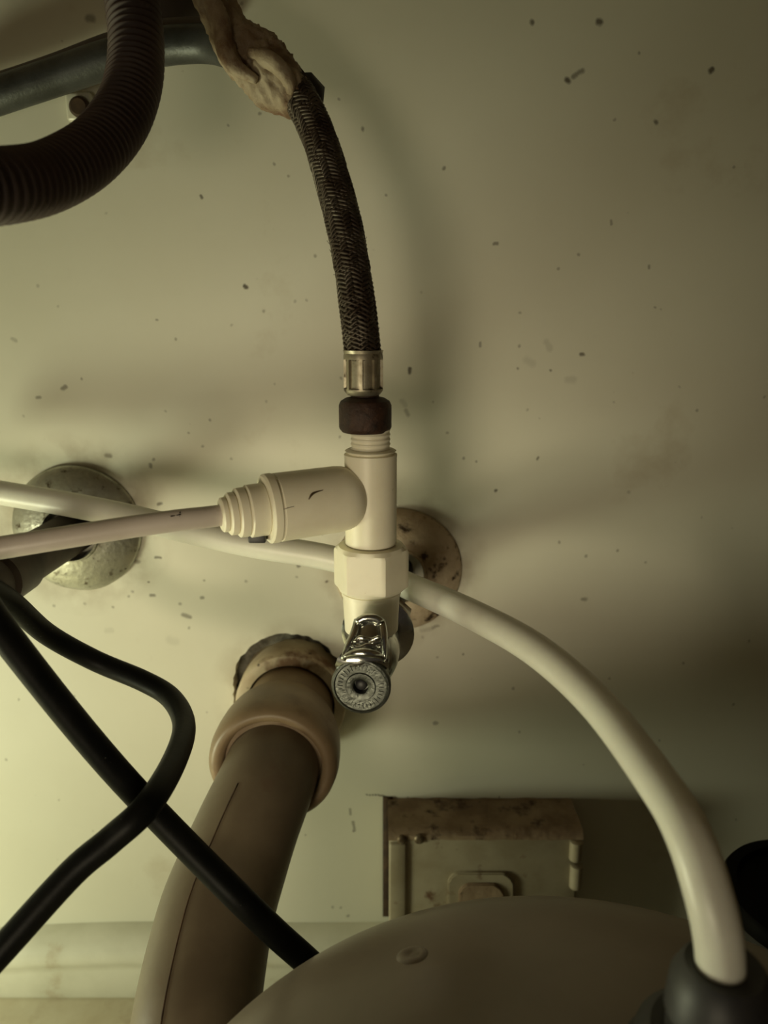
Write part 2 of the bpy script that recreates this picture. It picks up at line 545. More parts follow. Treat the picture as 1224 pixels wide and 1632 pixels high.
structure(link('floor', box((XL, -0.2, -0.012), (XR, W + 0.012, 0)), M_floor, smooth=False))
structure(link('ceiling', box((XL, -0.2, ZT), (XR, W + 0.012, ZT + 0.012)), M_side, smooth=False))
structure(link('wall_left', box((XL - 0.012, -0.2, -0.012), (XL, W + 0.012, ZT + 0.012)), M_side, smooth=False))
structure(link('wall_right', box((XR, -0.2, -0.012), (XR + 0.012, W + 0.012, ZT + 0.012)), M_side, smooth=False))

# rounded skirting ledge at the foot of the wall
def skirting():
    zt = at(120, 1512, 0.012).z
    prof = [(W, zt + 0.006), (W - 0.005, zt + 0.0058), (W - 0.0105, zt + 0.0035), (W - 0.0140, zt - 0.0005),
            (W - 0.0150, zt - 0.0045), (W - 0.0140, zt - 0.0085), (W - 0.0115, zt - 0.0115), (W - 0.0102, zt - 0.016), (W - 0.0100, 0.0015), (W - 0.0085, 0.0), (W, 0.0)]
    V, F = [], []
    xs = [XL + (XR - XL) * i / 60 for i in range(61)]
    for x in xs:
        for (y, z) in prof:
            dz = 0.0012 * noise.noise((x * 9, 0.3, 0)) - 0.004 * max(0, (-0.11 - x) / 0.1) ** 2
            V.append((x, y, z + (dz if z > 0.01 else 0)))
    m = len(prof)
    for i in range(60):
        for j in range(m - 1):
            F.append((i * m + j, i * m + j + 1, (i + 1) * m + j + 1, (i + 1) * m + j))
    return auto_sharp(mesh(V, F), 50)
structure(link('trim_1', skirting(), M_trim))

# ------------------------------------------------------------------ pressure tank
TC = Vector((0.050, 0.110, 0))
ZTOP = CZ - 0.160
tank = thing('water_tank', 'big dull grey-brown domed water tank at the bottom right', 'tank', (TC.x, TC.y, 0))
R, HD = 0.120, 0.045
prof = [(0.002, 0.085), (0.004, 0.112), (0.012, 0.119)]
zs = ZTOP - HD
prof += [(0.03, R), (zs - 0.02, R)]
prof += [(zs - 0.012, R), (zs - 0.009, R + 0.0016), (zs - 0.004, R + 0.0018), (zs - 0.001, R + 0.0004)]
for i in range(0, 29):
    s = (1 - i / 28) * math.pi / 2
    prof.append((zs + HD * math.cos(s), max(0.0006, R * math.sin(s))))
link('shell', lathe(prof, (TC.x, TC.y, 0), (0, 0, 1), n=120, ang=60), M_tank, tank)
# small moulded pip with a hollow on the dome
def dome_z(x, y):
    r = math.hypot(x - TC.x, y - TC.y)
    return zs + HD * math.sqrt(max(0, 1 - (r / R) ** 2))
def ray_dome(px, py):
    lo = None
    for i in range(4000):
        h = 0.33 - i * 0.00008
        p = at(px, py, h)
        if math.hypot(p.x - TC.x, p.y - TC.y) < R and p.z <= dome_z(p.x, p.y):
            return p
    return None
pp = ray_dome(657, 1522)
if pp is not None:
    nx, ny = (pp.x - TC.x), (pp.y - TC.y)
    nrm = Vector((nx / R ** 2, ny / R ** 2, (pp.z - zs) / HD ** 2)).normalized()
    link('moulded_pip', lathe([(-0.0005, 0.0048), (0.0001, 0.0044), (0.0005, 0.0036), (0.0006, 0.0028), (0.0003, 0.0018), (0.0000, 0.0010), (-0.0001, 0.0002)],
                              pp, nrm, n=28, ang=60), M_tank, tank)
tv = Vector((0.0722, 0.1360, 0))
zv = dome_z(tv.x, tv.y)
link('valve_collar', lathe([(-0.006, 0.0175), (0.004, 0.0175), (0.007, 0.0165), (0.010, 0.0135), (0.0105, 0.010)], (tv.x, tv.y, zv), (0, 0, 1), n=48,
                           rfun=lambda t, r, th: r * (1 + (0.03 if (math.cos(th * 12) > 0 and t < 0.006) else 0))), M_valve_black, tank)
vb = link('valve_body', lathe([(0.006, 0.0105), (0.014, 0.0105), (0.0145, 0.0098), (0.016, 0.0098), (0.0165, 0.0112), (0.024, 0.0106),
                               (0.0275, 0.0090), (0.0288, 0.0080), (0.0285, 0.0062)], (tv.x, tv.y, zv), (0, 0, 1), n=40), M_valve_black, tank)
link('valve_handle', box((tv.x + 0.011, tv.y - 0.004, zv + 0.011), (tv.x + 0.034, tv.y + 0.004, zv + 0.017), 0.0018), M_valve_black, vb)

# ------------------------------------------------------------------ drain pipe
dp0 = at(466, 1112, 0.0)
drain = thing('drain_pipe', 'thick brown stained drain pipe bending down out of the wall hole', 'pipe', (at(303, 1720, .145).x, at(303, 1720, .145).y, 0))
# cream socket in the wall
sk = lathe([(-0.016, 0.0268), (0.0075, 0.0268), (0.0088, 0.0262), (0.0092, 0.0250), (0.0092, 0.0215), (0.002, 0.0212)],
           dp0, (0, -1, 0), n=64, cap0=False, cap1=False, ang=40,
           rfun=lambda t, r, th: r * (1 + 0.006 * noise.noise((math.cos(th) * 2, math.sin(th) * 2, t * 60))))
link('wall_socket', sk, M_stub, drain)
def dpt(px, py, h):
    return at(px, py, h)
link('neck', lathe([(-0.012, 0.0204), (0.030, 0.0204)], dp0, (0, -1, 0), n=64), M_pvc2, drain)
link('collar', lathe([(0.020, 0.0204), (0.0225, 0.0212), (0.027, 0.0236), (0.033, 0.0258), (0.040, 0.0272), (0.047, 0.0278), (0.053, 0.0279), (0.0575, 0.0272), (0.0600, 0.0255), (0.0606, 0.0235), (0.0596, 0.0215), (0.056, 0.0205)],
                     dp0, (-0.03, -1, -0.02), n=72, cap0=False, ang=60,
                     rfun=lambda t, r, th: r * (1 + 0.010 * noise.noise((math.cos(th) * 1.5, math.sin(th) * 1.5, t * 40)))), M_pvc2, drain)
run = [dp0 + Vector((-0.001, -0.046, -0.001)), dp0 + Vector((-0.003, -0.060, -0.005)), at(398, 1310, .0755), at(373, 1375, .088), at(347, 1450, .104), at(326, 1545, .121), at(312, 1632, .135), at(304, 1720, .145)]
last = run[-1]
run += [Vector((last.x, last.y - 0.004, last.z - 0.03)), Vector((last.x, last.y - 0.004, 0.0))]
link('pipe_run', tube(run, [0.0196, 0.0200, 0.0206, 0.0212, 0.0216, 0.0218, 0.0218, 0.0218, 0.0218, 0.0218], step=0.003, n=56), M_pvc, drain)
# moulding seam on the camera side of the pipe
P, par, S = spline(run, 0.003)
T, U = frames(P)
seam = []
camp = Vector((0, 0, CZ))
for i in range(9, len(P) - 30):
    view = (camp - P[i]); view = (view - T[i] * view.dot(T[i])).normalized()
    side = T[i].cross(view).normalized()
    if side.x > 0: side = -side
    dirn = (view * math.cos(math.radians(30)) + side * math.sin(math.radians(30))).normalized()
    rr = lerp_list([0.0196, 0.0200, 0.0206, 0.0212, 0.0216, 0.0218, 0.0218, 0.0218, 0.0218, 0.0218], par[i])
    seam.append(P[i] + dirn * (rr + 0.00005))
link('seam', tube(seam[::3], 0.00032, step=0.004, n=8), M_rustgap, drain)

# ------------------------------------------------------------------ wall flanges
def flange(loc, name, label, m, R0=0.0300, rough=0.0):
    t = thing(name, label, 'pipe flange', loc, 'pipe flanges on the back wall')
    pr = [(0.0, R0), (0.0012, R0 + 0.0002), (0.0024, R0 - 0.0006), (0.0042, R0 - 0.0030), (0.0066, R0 - 0.0075), (0.0085, R0 - 0.0125), (0.0096, R0 - 0.0165), (0.0100, R0 - 0.0178),
          (0.0085, R0 - 0.0182)]
    me = lathe(pr, loc, (0, -1, 0), n=72, cap0=False, cap1=False, ang=60,
               rfun=lambda tt, r, th: r * (1 + 0.012 * noise.noise((math.cos(th) * 2.5, math.sin(th) * 2.5, loc[0] * 50))))
    link('dished_plate', me, m, t)
    link('centre_ring', lathe([(0.007, 0.0140), (0.0115, 0.0132), (0.0118, 0.0124), (0.0090, 0.0120)], loc, (0, -1, 0), n=40, cap0=False, cap1=False), m, t)
    return t
lf = at(124, 842, 0)
flange(lf, 'pipe_flange', 'pitted silvery round pipe flange behind the crossing white tubes on the left', M_escut)
rf = at(634, 908, 0)
flange(rf, 'pipe_flange', 'corroded brown round pipe flange half hidden behind the ivory tee', M_escut_rust)
# dark pipe stub coming out of the left flange
st = thing('pipe_stub', 'dark brown pipe stub sticking out of the silvery left flange', 'pipe', lf)
link('pipe', lathe([(-0.004, 0.0098), (0.105, 0.0098), (0.106, 0.0090)], lf + Vector((-0.001, 0, -0.001)), (-0.05, -1, 0), n=36), M_darkpipe, st)
link('compression_nut', lathe([(0.052, 0.0098), (0.054, 0.0112), (0.072, 0.0114), (0.074, 0.0098)], lf + Vector((-0.001, 0, -0.001)), (-0.05, -1, 0), n=36), M_darkpipe, st)

# ------------------------------------------------------------------ angle stop valve
vp0 = rf.copy()
disc = at(575, 1094, 0.120)
vdir = (disc - vp0); vdir.z = 0
vlen = vdir.length
vdir.normalize()
HT = 0.093                                            # the tee's distance from the wall
TX = -0.0045
tee_y = W - HT
valve = thing('stop_valve', 'chrome angle stop valve with round handle under the ivory tee', 'valve', vp0)
tb = HT / abs(vdir.y)                                 # distance along the axis to the outlet
vx = (vp0 + vdir * tb)
link('pipe', lathe([(-0.006, 0.0072), (tb - 0.026, 0.0072)], vp0, vdir, n=36), M_darkpipe, valve)
link('compression_nut', lathe([(tb - 0.036, 0.0080), (tb - 0.0355, 0.0112), (tb - 0.034, 0.0120), (tb - 0.022, 0.0120), (tb - 0.0205, 0.0110), (tb - 0.020, 0.0080)],
                              vp0, vdir, n=6, phase=0.3), M_chrome, valve)
link('flange_washer', lathe([(tb - 0.020, 0.0080), (tb - 0.0198, 0.0135), (tb - 0.0170, 0.0139), (tb - 0.0165, 0.0125), (tb - 0.0160, 0.0075)], vp0, vdir, n=40), M_chrome, valve)
body = link('body', lathe([(tb - 0.0165, 0.0074), (tb - 0.012, 0.0088), (tb - 0.006, 0.0098), (tb + 0.004, 0.0100), (tb + 0.009, 0.0094), (tb + 0.0115, 0.0078), (tb + 0.0135, 0.0066), (tb + 0.0155, 0.0062)],
                          vp0, vdir, n=48), M_chrome, valve)
z_b = at(594, 1004, HT).z                              # mouth of the tee barrel
link('outlet', lathe([(0.0, 0.0078), (z_b - vx.z + 0.006, 0.0078)], (TX, tee_y, vx.z), (0, 0, 1), n=40), M_chrome, body)
# round handle: disc with a yoke that narrows back to the stem
hl = vlen
hz = disc.z - vp0.z
ho = vp0 + Vector((0, 0, hz))
hd_root = link('handle', lathe([(hl - 0.0035, 0.0088), (hl - 0.0028, 0.0096), (hl - 0.0005, 0.0098), (hl + 0.0004, 0.0094), (hl + 0.0006, 0.0088), (hl + 0.0002, 0.0084), (hl + 0.0002, 0.0050),
                                (hl + 0.0007, 0.0047), (hl + 0.0007, 0.0032), (hl + 0.0003, 0.0025), (hl - 0.0022, 0.0024), (hl - 0.0024, 0.0003)],
                               ho, vdir, n=64, ang=30), M_chrome_rough, valve)
# tapering grip tab rising behind the disc, with side rims, a hollow and worn ridges
uu, ww, aa = frame(vdir)
rows = [(1075, 576, 38, .1165), (1060, 577, 43, .1185), (1049, 579, 41, .1190), (1040, 581, 36, .1182), (1026, 584, 29, .1165), (1010, 587, 25, .1145), (996, 589, 23, .1128), (986, 590, 20, .1115)]
def tab():
    V, F = [], []
    nx = 12
    for (py, cx_, hw, h_) in rows:
        for side in (0, 1):
            for i in range(nx + 1):
                f = i / nx * 2 - 1
                bulge = 0.0016 * (1 - f * f)
                p = at(cx_ + hw * f, py, h_)
                V.append(p + Vector((0, -bulge if side == 0 else 0.0050, 0.0 if side == 0 else -0.0022)))
    w2 = (nx + 1) * 2
    for r in range(len(rows) - 1):
        o0, o1 = r * w2, (r + 1) * w2
        for i in range(nx):
            F.append((o0 + i, o0 + i + 1, o1 + i + 1, o1 + i))
            F.append((o0 + nx + 1 + i + 1, o0 + nx + 1 + i, o1 + nx + 1 + i, o1 + nx + 1 + i + 1))
        F.append((o0, o1, o1 + nx + 1, o0 + nx + 1))
        F.append((o0 + nx, o0 + 2 * nx + 1, o1 + 2 * nx + 1, o1 + nx))
    F.append(tuple(range(nx + 1)) + tuple(reversed(range(nx + 1, 2 * nx + 2))))
    o1 = (len(rows) - 1) * w2
    F.append(tuple(o1 + k for k in reversed(range(nx + 1))) + tuple(o1 + k for k in range(nx + 1, 2 * nx + 2)))
    return auto_sharp(mesh(V, F), 45)
tabo = link('grip_tab', tab(), M_chrome, hd_root)
link('side_rim', tube([at(547, 1052, .1196), at(556, 1030, .1182), at(565, 1008, .1156), at(570, 988, .1130)], [0.0010, 0.0013, 0.0014, 0.0012], step=0.0012, n=12), M_chrome, hd_root)
link('side_rim', tube([at(615, 1056, .1196), at(613, 1032, .1182), at(611, 1008, .1156), at(608, 988, .1130)], [0.0010, 0.0013, 0.0014, 0.0012], step=0.0012, n=12), M_chrome, hd_root)
link('top_rim', tube([at(569, 992, .1140), at(580, 985, .1142), at(598, 985, .1142), at(609, 992, .1140)], 0.0013, step=0.0012, n=12), M_chrome, hd_root)
link('worn_ridge', tube([at(548, 1047, .1222), at(564, 1041, .1232), at(582, 1040, .1236), at(600, 1043, .1232), at(613, 1050, .1222)], [0.0006, 0.0013, 0.0015, 0.0013, 0.0006], step=0.001, n=14), M_chrome, hd_root)
rg = []
for (py, x0, x1) in ((1031, 560, 608), (1024, 564, 607), (1017, 567, 606)):
    pts = [at(x0 + (x1 - x0) * k / 6, py + random.uniform(-3, 3), .1205 - (1031 - py) * 0.00011 + random.uniform(-.0004, .0004)) for k in range(7)]
    rg.append(tube(pts, [random.uniform(.0004, .0009) for _ in range(7)], step=0.0007, n=10))
link('worn_knurling', join(rg), M_chrome, hd_root, kind='stuff')
link('stem', lathe([(tb + 0.012, 0.0048), (hl - 0.003, 0.0048)], vp0, vdir, n=32), M_chrome, hd_root)
link('screw', lathe([(hl - 0.0022, 0.0020), (hl - 0.0012, 0.0019), (hl - 0.0006, 0.0012), (hl - 0.0005, 0.0002)], ho, vdir, n=24, ang=60), M_valve_black, hd_root)
# worn embossed ring round the handle face
tk = []
for k in range(34):
    th = 2 * math.pi * k / 34
    if 20 < math.degrees(th) % 180 < 48:
        continue
    c = ho + vdir * (hl + 0.0003) + (uu * math.cos(th) + ww * math.sin(th)) * 0.0068
    rad = (uu * math.cos(th) + ww * math.sin(th)); tan = (-uu * math.sin(th) + ww * math.cos(th))
    a, b_, hgt = 0.0009 * random.uniform(.6, 1.1), 0.00022, 0.00028
    vs_ = []
    for lv in (0, 1):
        for (i, j) in ((-1, -1), (1, -1), (1, 1), (-1, 1)):
            vs_.append(c + rad * a * i + tan * b_ * j * (1 if lv == 0 else .7) + vdir * hgt * lv)
    tk.append(mesh(vs_, [(0, 1, 2, 3), (4, 7, 6, 5), (0, 4, 5, 1), (1, 5, 6, 2), (2, 6, 7, 3), (3, 7, 4, 0)]))
link('embossed_ring', join(tk), M_chrome_rough, hd_root, smooth=False, kind='stuff')

# ------------------------------------------------------------------ ivory tee adapter
def tz(py):
    return at(594, py, HT).z
base_tee = Vector((TX, tee_y, z_b))
tee = thing('tee_adapter', 'ivory plastic tee adapter with hex nut standing on the chrome valve', 'pipe fitting', base_tee)
zc = lambda py: tz(py) - z_b
pxm = 0.265 / FPX                                     # metres per pixel at the tee
axis_o = base_tee
# threaded neck
thr = []
z0, z1 = zc(722), zc(676)
k = 0
z = z0
thr.append((z, 31 * pxm))
while z < z1:
    thr += [(z + 0.0001, 0.00665), (z + 0.0006, 0.00635), (z + 0.0010, 0.00635), (z + 0.00145, 0.00665)]
    z += 0.0016
link('threaded_neck', lathe(thr, axis_o, (0, 0, 1), n=44, ang=30), M_plastic, tee)
b0, b1 = zc(866), zc(716)
RB = 0.00885
link('body', lathe([(b0, RB - 0.0004), (b0 + 0.0004, RB), (b1 - 0.0030, RB), (b1 - 0.0022, RB + 0.0001), (b1 - 0.0016, RB + 0.0001), (b1 - 0.0012, RB - 0.0010), (b1 - 0.0009, RB - 0.0010),
                    (b1 - 0.0004, RB - 0.0002), (b1, RB - 0.0008), (b1 + 0.0002, 0.0064)], axis_o, (0, 0, 1), n=64, ang=35), M_plastic, tee)
h0, h1 = zc(938), zc(868)
RH = 0.0132
def hexr(t, r, th):
    a = (th + math.radians(8)) % (math.pi / 3) - math.pi / 6
    hexv = RH * math.cos(math.pi / 6) / math.cos(a)
    return min(r, hexv)
link('hex_nut', lathe([(h0, 0.0098), (h0 + 0.0001, 0.0112), (h0 + 0.0012, 0.0130), (h0 + 0.002, RH), (h1 - 0.0022, RH), (h1 - 0.0012, 0.0126), (h1, 0.0112), (h1 + 0.0002, 0.0088)],
                      axis_o, (0, 0, 1), n=96, ang=25, rfun=hexr), M_plastic, tee)
q0, q1 = zc(1004), zc(930)
link('barrel', lathe([(q0 + 0.002, 0.0082), (q0, 0.0088), (q0 + 0.0005, 0.0094), (q1 - 0.004, 0.0100), (q1 - 0.0038, 0.0104), (q1 - 0.0026, 0.0104), (q1 - 0.0024, 0.0100), (q1, 0.0100)],
                     axis_o, (0, 0, 1), n=56, cap0=False), M_plastic, tee)
# side outlet
oz = at(590, 788, HT).z
oc = Vector((TX, tee_y, oz))
end = at(425, 811, 0.108)
odir = (end - oc); olen = odir.length; odir.normalize()
RO = 0.0112
link('side_outlet', lathe([(0.0030, 0.0030), (0.0036, 0.0055), (0.0046, 0.0075), (0.0060, 0.0091), (0.0078, 0.0102), (0.0098, RO - 0.0004), (0.0125, RO - 0.0001), (olen - 0.0034, RO), (olen - 0.0032, RO - 0.0003), (olen - 0.0026, RO - 0.0003), (olen - 0.0023, RO + 0.0002), (olen, RO + 0.0001), (olen + 0.0006, RO - 0.0006),
                           (olen + 0.0006, 0.0085)], oc, odir, n=64, ang=35), M_plastic, tee)
steps = [(olen + 0.0003, 0.0085)]
t = olen + 0.0005
for (ln, r) in ((0.0062, 0.0086), (0.0034, 0.0080), (0.0028, 0.0069), (0.0022, 0.0056)):
    steps += [(t, r - 0.0004), (t + 0.0004, r), (t + ln - 0.0006, r - 0.0001), (t + ln - 0.0002, r - 0.0006)]
    t += ln
steps += [(t, 0.0036)]
link('stepped_collet', lathe(steps, oc, odir, n=48, ang=30), M_plastic, tee)
# black locking clip under the collet
cc = oc + odir * (olen + 0.0034) + Vector((0, 0, -0.0086))
link('locking_clip', box(cc + Vector((-0.0026, -0.0030, -0.0016)), cc + Vector((0.0030, 0.0040, 0.0012)), 0.0005), M_valve_black, tee)
# dark scuffs on the outlet's barrel
def on_outlet(px, py):
    for i in range(900):
        p = at(px, py, 0.135 - i * 0.00006)
        q = p - oc
        if (q - odir * q.dot(odir)).length <= RO:
            return p
    return oc
link('scuff', tube([on_outlet(*q) for q in ((492, 796), (497, 788), (505, 784), (515, 781))], [0.0002, 0.00045, 0.00025, 0.0001], step=0.0006, n=6), M_screw, tee)
link('scuff', tube([on_outlet(*q) for q in ((452, 812), (460, 809), (469, 807))], [0.00005, 0.00012, 0.00005], step=0.0006, n=6), M_screw, tee)
tube_start = oc + odir * (t - 0.003)

# ------------------------------------------------------------------ tubes
te = oc + odir * (t + 0.004)
he = W - te.y
ft = [tube_start, te, at(285, 829, he + 0.004), at(200, 841, he + 0.009), at(100, 857, he + 0.014), at(0, 873, he + 0.018), at(-90, 886, he + 0.021), at(-190, 893, he + 0.023)]
feed = link('feed_tube', tube(ft, 0.0034, step=0.003, n=28), M_tube_small)
recentre(feed, at(-190, 893, .147))
feed['label'] = 'thin dull white tube plugged into the side of the ivory tee'
feed['category'] = 'tube'
# printed mark on the thin tube
mk = at(281, 821, 0.1255)
P, par, S = spline(ft, 0.001)
def on_tube(px, py):
    best = None
    for i in range(200):
        hh = 0.10 + i * 0.0004
        p = at(px, py, hh)
        dmin = min((p - q).length for q in P[:60])
        if dmin < 0.00345:
            best = p
    return best
def patch(pts_px, width):
    ms = []
    for (a, b_) in pts_px:
        pa, pb = on_tube(*a), on_tube(*b_)
        if pa and pb:
            ms.append(tube([pa, (pa + pb) / 2, pb], width, step=0.0006, n=6))
    return join(ms) if ms else None
pm = patch([((272, 823), (280, 822)), ((280, 822), (288, 820)), ((287, 816), (286, 824))], 0.00024)
if pm:
    link('print_mark', pm, M_ink, feed)

big = [(-120, 762, .030), (0, 785, .034), (100, 802, .042), (200, 822, .048), (300, 846, .052), (400, 868, .056), (515, 887, .060), (590, 908, .064),
       (665, 940, .077), (748, 977, .104), (850, 1033, .131), (950, 1120, .157), (1052, 1253, .189), (1099, 1335, .203), (1133, 1440, .2115), (1147, 1517, .2135)]
bp = [at(*q) for q in big]
bp += [Vector((tv.x, tv.y, bp[-1].z - 0.012))]
o = link('supply_tube', tube(bp, 0.0051, step=0.003, n=32), M_tube)
recentre(o, bp[-1])
o['label'] = 'long white plastic tube arching from behind the tee down to the grey tank'
o['category'] = 'tube'

# black cables
c1 = [(-40, 925, .115), (15, 958, .095), (76, 1011, .075), (152, 1053, .066), (228, 1085, .070), (272, 1112, .078), (293, 1153, .096), (281, 1206, .122), (236, 1283, .152),
      (175, 1340, .158), (114, 1392, .162), (0, 1517, .172), (-90, 1615, .178)]
o = link('power_cable', tube([at(*q) for q in c1], 0.0041, step=0.0025, n=28), M_black)
recentre(o, at(*c1[-1]))
o['label'] = 'black cable that loops sharply back to the lower left'
o['category'] = 'cable'
c2 = [(-50, 925, .148), (0, 1000, .142), (95, 1122, .138), (171, 1213, .136), (236, 1284, .134), (304, 1354, .136), (380, 1430, .141), (440, 1488, .140), (500, 1542, .138), (545, 1590, .132), (575, 1650, .122)]
o = link('power_cable', tube([at(*q) for q in c2], 0.0044, step=0.0025, n=28), M_black)
recentre(o, at(*c2[-1]))
o['label'] = 'straight black cable running diagonally down across the brown drain pipe'
o['category'] = 'cable'

# white cable/strip glints handled by the skirting; corrugated hose
ch = [(203, -140, .046), (208, -60, .050), (211, 0, .054), (217, 60, .058), (214, 125, .066), (194, 185, .080), (150, 240, .098), (80, 281, .120), (0, 297, .140), (-90, 302, .155)]
PITCHC = 0.00285
def corr(s, th, r, p, c):
    x = (s / PITCHC) % 1.0
    return r * (1.0 - 0.12 * (0.5 - 0.5 * math.cos(2 * math.pi * x)) ** 0.7)
o = link('corrugated_hose', tube([at(*q) for q in ch], 0.0093, step=0.00032, n=40, rmod=corr), M_corr)
recentre(o, at(*ch[-1]))
o['label'] = 'dark ribbed drain hose curving into the upper left corner'
o['category'] = 'hose'

# ------------------------------------------------------------------ braided hose
bh = [(452, 118, .052), (482, 163, .060), (508, 218, .066), (529, 285, .073), (547, 352, .080), (560, 420, .086), (570, 490, .091), (577, 552, .0928), (579, 572, .093)]
BP = [at(*q) for q in bh]
hose_base = at(582, 690, HT)
hose = thing('braided_hose', 'dark tarnished braided steel hose screwed onto the top of the ivory tee', 'hose', hose_base)
link('core', tube(BP, 0.0053, step=0.002, n=24), M_core, hose)
def braid(pts, r, nst=13, pitch=0.019, name='braid', parent=None, m=M_braid, wd=0.00062, thk=0.00025):
    P, par, S = spline(pts, 0.0006)
    T, U = frames(P)
    V, F = [], []
    for d in (1, -1):
        for kk in range(nst):
            base = len(V)
            for i in range(len(P)):
                phi = d * 2 * math.pi * S[i] / pitch + 2 * math.pi * kk / nst
                wv = math.cos(phi * nst / 2 * 2 + (0 if d == 1 else math.pi)) if False else math.cos(nst * 2 * math.pi * S[i] / pitch * 2 + kk * math.pi + (0 if d > 0 else math.pi))
                rad = U[i][0] * math.cos(phi) + U[i][1] * math.sin(phi)
                tan = -U[i][0] * math.sin(phi) + U[i][1] * math.cos(phi)
                run_ = (T[i] + tan * d * (2 * math.pi * r / pitch)).normalized()
                side = run_.cross(rad).normalized()
                c = P[i] + rad * (r + 0.00022 * wv)
                V += [c - side * wd, c + rad * thk, c + side * wd, c - rad * thk]
            for i in range(len(P) - 1):
                for q in range(4):
                    a = base + i * 4
                    F.append((a + q, a + (q + 1) % 4, a + 4 + (q + 1) % 4, a + 4 + q))
    return link(name, mesh(V, F), m, parent, kind='stuff')
braid(BP, 0.0057, parent=hose)
# loose broken wires sticking out of the braid
fr = []
P, par, S = spline(BP, 0.002)
T, U = frames(P)
for k in range(46):
    i = random.randint(int(len(P) * 0.45), len(P) - 4)
    th = random.uniform(0, 2 * math.pi)
    rad = U[i][0] * math.cos(th) + U[i][1] * math.sin(th)
    tan = -U[i][0] * math.sin(th) + U[i][1] * math.cos(th)
    p0 = P[i] + rad * 0.0055
    p1 = p0 + rad * random.uniform(.0007, .0014) + T[i] * random.uniform(-.002, .002) + tan * random.uniform(-.001, .001)
    fr.append(tube([p0, (p0 + p1) / 2 + T[i] * 0.0003, p1], 0.00007, step=0.001, n=4))
link('frayed_wire', join(fr), M_braid, hose, kind='stuff')
# crimped ferrule with sunken panels
fz0, fz1 = at(579, 630, HT).z, at(579, 558, HT).z
fo = Vector((at(579, 594, HT).x, tee_y, fz0))
H = fz1 - fz0
def crimp(t, r, th):
    k = t / H
    a = (th * 8 / (2 * math.pi) + 0.12) % 1.0
    if 0.16 < k < 0.80 and 0.11 < a < 0.89:
        return r * 0.865
    return r
tl = [(0, 0.0046), (0.0003, 0.0054), (0.0012, 0.0062)] + [(H * kk, 0.00645) for kk in (0.12, 0.155, 0.165, 0.3, 0.5, 0.7, 0.795, 0.805, 0.88)] + [(H * 0.93, 0.0063), (H, 0.0066), (H, 0.0058)]
link('crimp_ferrule', lathe(tl, fo, (0, 0, 1), n=192, ang=20, rfun=crimp, phase=0.12), M_crimp, hose)
# rusted coupling nut
nz0, nz1 = at(582, 688, HT).z, at(582, 634, HT).z
no = Vector((at(582, 660, HT).x, tee_y, nz0))
Hn = nz1 - nz0
link('coupling_nut', lathe([(0.0002, 0.0062), (0, 0.0076), (0.0010, 0.0084), (0.0016, 0.00865), (Hn - 0.0024, 0.00865), (Hn - 0.0010, 0.0080), (Hn, 0.0064), (Hn + 0.0004, 0.0046), (Hn + 0.0018, 0.0044)],
                           no, (0, 0, 1), n=48, ang=25, rfun=lambda t, r, th: r * (1 + 0.012 * math.cos(6 * th) + 0.006 * noise.noise((math.cos(th) * 3, math.sin(th) * 3, t * 200)))), M_rust, hose)
# small dark clip where the hose leaves the taped joint
link('clip', tube([at(470, 128, .050), at(490, 132, .047), at(503, 148, .046), at(506, 166, .048)], [0.0026, 0.0038, 0.0038, 0.0022], step=0.004, n=6), M_valve_black, hose)

# crumpled tape wrapping the joint
tp = [(318, -70, .046), (337, -10, .048), (365, 48, .050), (398, 88, .052), (432, 122, .055), (462, 152, .058), (474, 170, .060)]
tr = [0.0058, 0.0060, 0.0068, 0.0092, 0.0094, 0.0074, 0.0052]
def crumple(s, th, r, p, c):
    q = Vector((c.x * 90 + math.cos(th) * 1.2, c.y * 90 + math.sin(th) * 1.2, c.z * 90))
    a = noise.noise(q) * 0.20 + noise.noise(q * 2.7) * 0.12 - abs(noise.noise(q * 4.3)) * 0.22 + abs(noise.noise(q * 9.1)) * 0.08 + 0.05
    return r * (1 + a)
o = link('tape_wrap', tube([at(*q) for q in tp], tr, step=0.0009, n=64, rmod=crumple), M_tape)
recentre(o, at(*tp[-1]))
o['label'] = 'crumpled brown-stained beige tape wrapped around the hose joint'
o['category'] = 'tape'
# paler loose fold of tape running along the upper left edge
fold = [at(312, -70, .056), at(333, -10, .058), at(352, 40, .060), at(360, 80, .062), at(378, 108, .064), at(410, 128, .064)]
of = link('fold', tube(fold, [0.0026, 0.0028, 0.0034, 0.0032, 0.0026, 0.0014], step=0.001, n=20, rmod=crumple), M_tape, o)
fold2 = [at(398, 84, .063), at(425, 92, .066), at(446, 108, .066), at(462, 134, .065), at(462, 150, .064)]
link('fold', tube(fold2, [0.0016, 0.0028, 0.0028, 0.0022, 0.0012], step=0.001, n=20, rmod=crumple), M_tape, o)

# grey hoses behind the ribbed hose
g1 = [(-120, 193, .020), (0, 152, .022), (90, 122, .023), (180, 92, .024), (260, 74, .026), (330, 70, .030), (375, 80, .038)]
gh = thing('steel_hose', 'grey steel hose lying behind the ribbed hose, lower of the pair', 'hose', at(-120, 193, .020), 'grey hoses at the upper left')
link('core', tube([at(*q) for q in g1], 0.0066, step=0.003, n=24), M_greymetal, gh)
#braid([at(*q) for q in g1], 0.0068, nst=10, pitch=0.024, parent=gh, m=M_greymetal, wd=0.0008, thk=0.0002)
g2 = [(-120, 170, .012), (0, 136, .012), (90, 106, .013), (180, 72, .014), (260, 52, .017), (330, 50, .021), (372, 62, .028)]
o = link('rubber_hose', tube([at(*q) for q in g2], 0.0046, step=0.003, n=24), M_greydark)
recentre(o, at(*g2[0]))
o['label'] = 'thinner dark rubber hose against the wall above the grey steel hose'
o['category'] = 'hose'
o['group'] = 'grey hoses at the upper left'
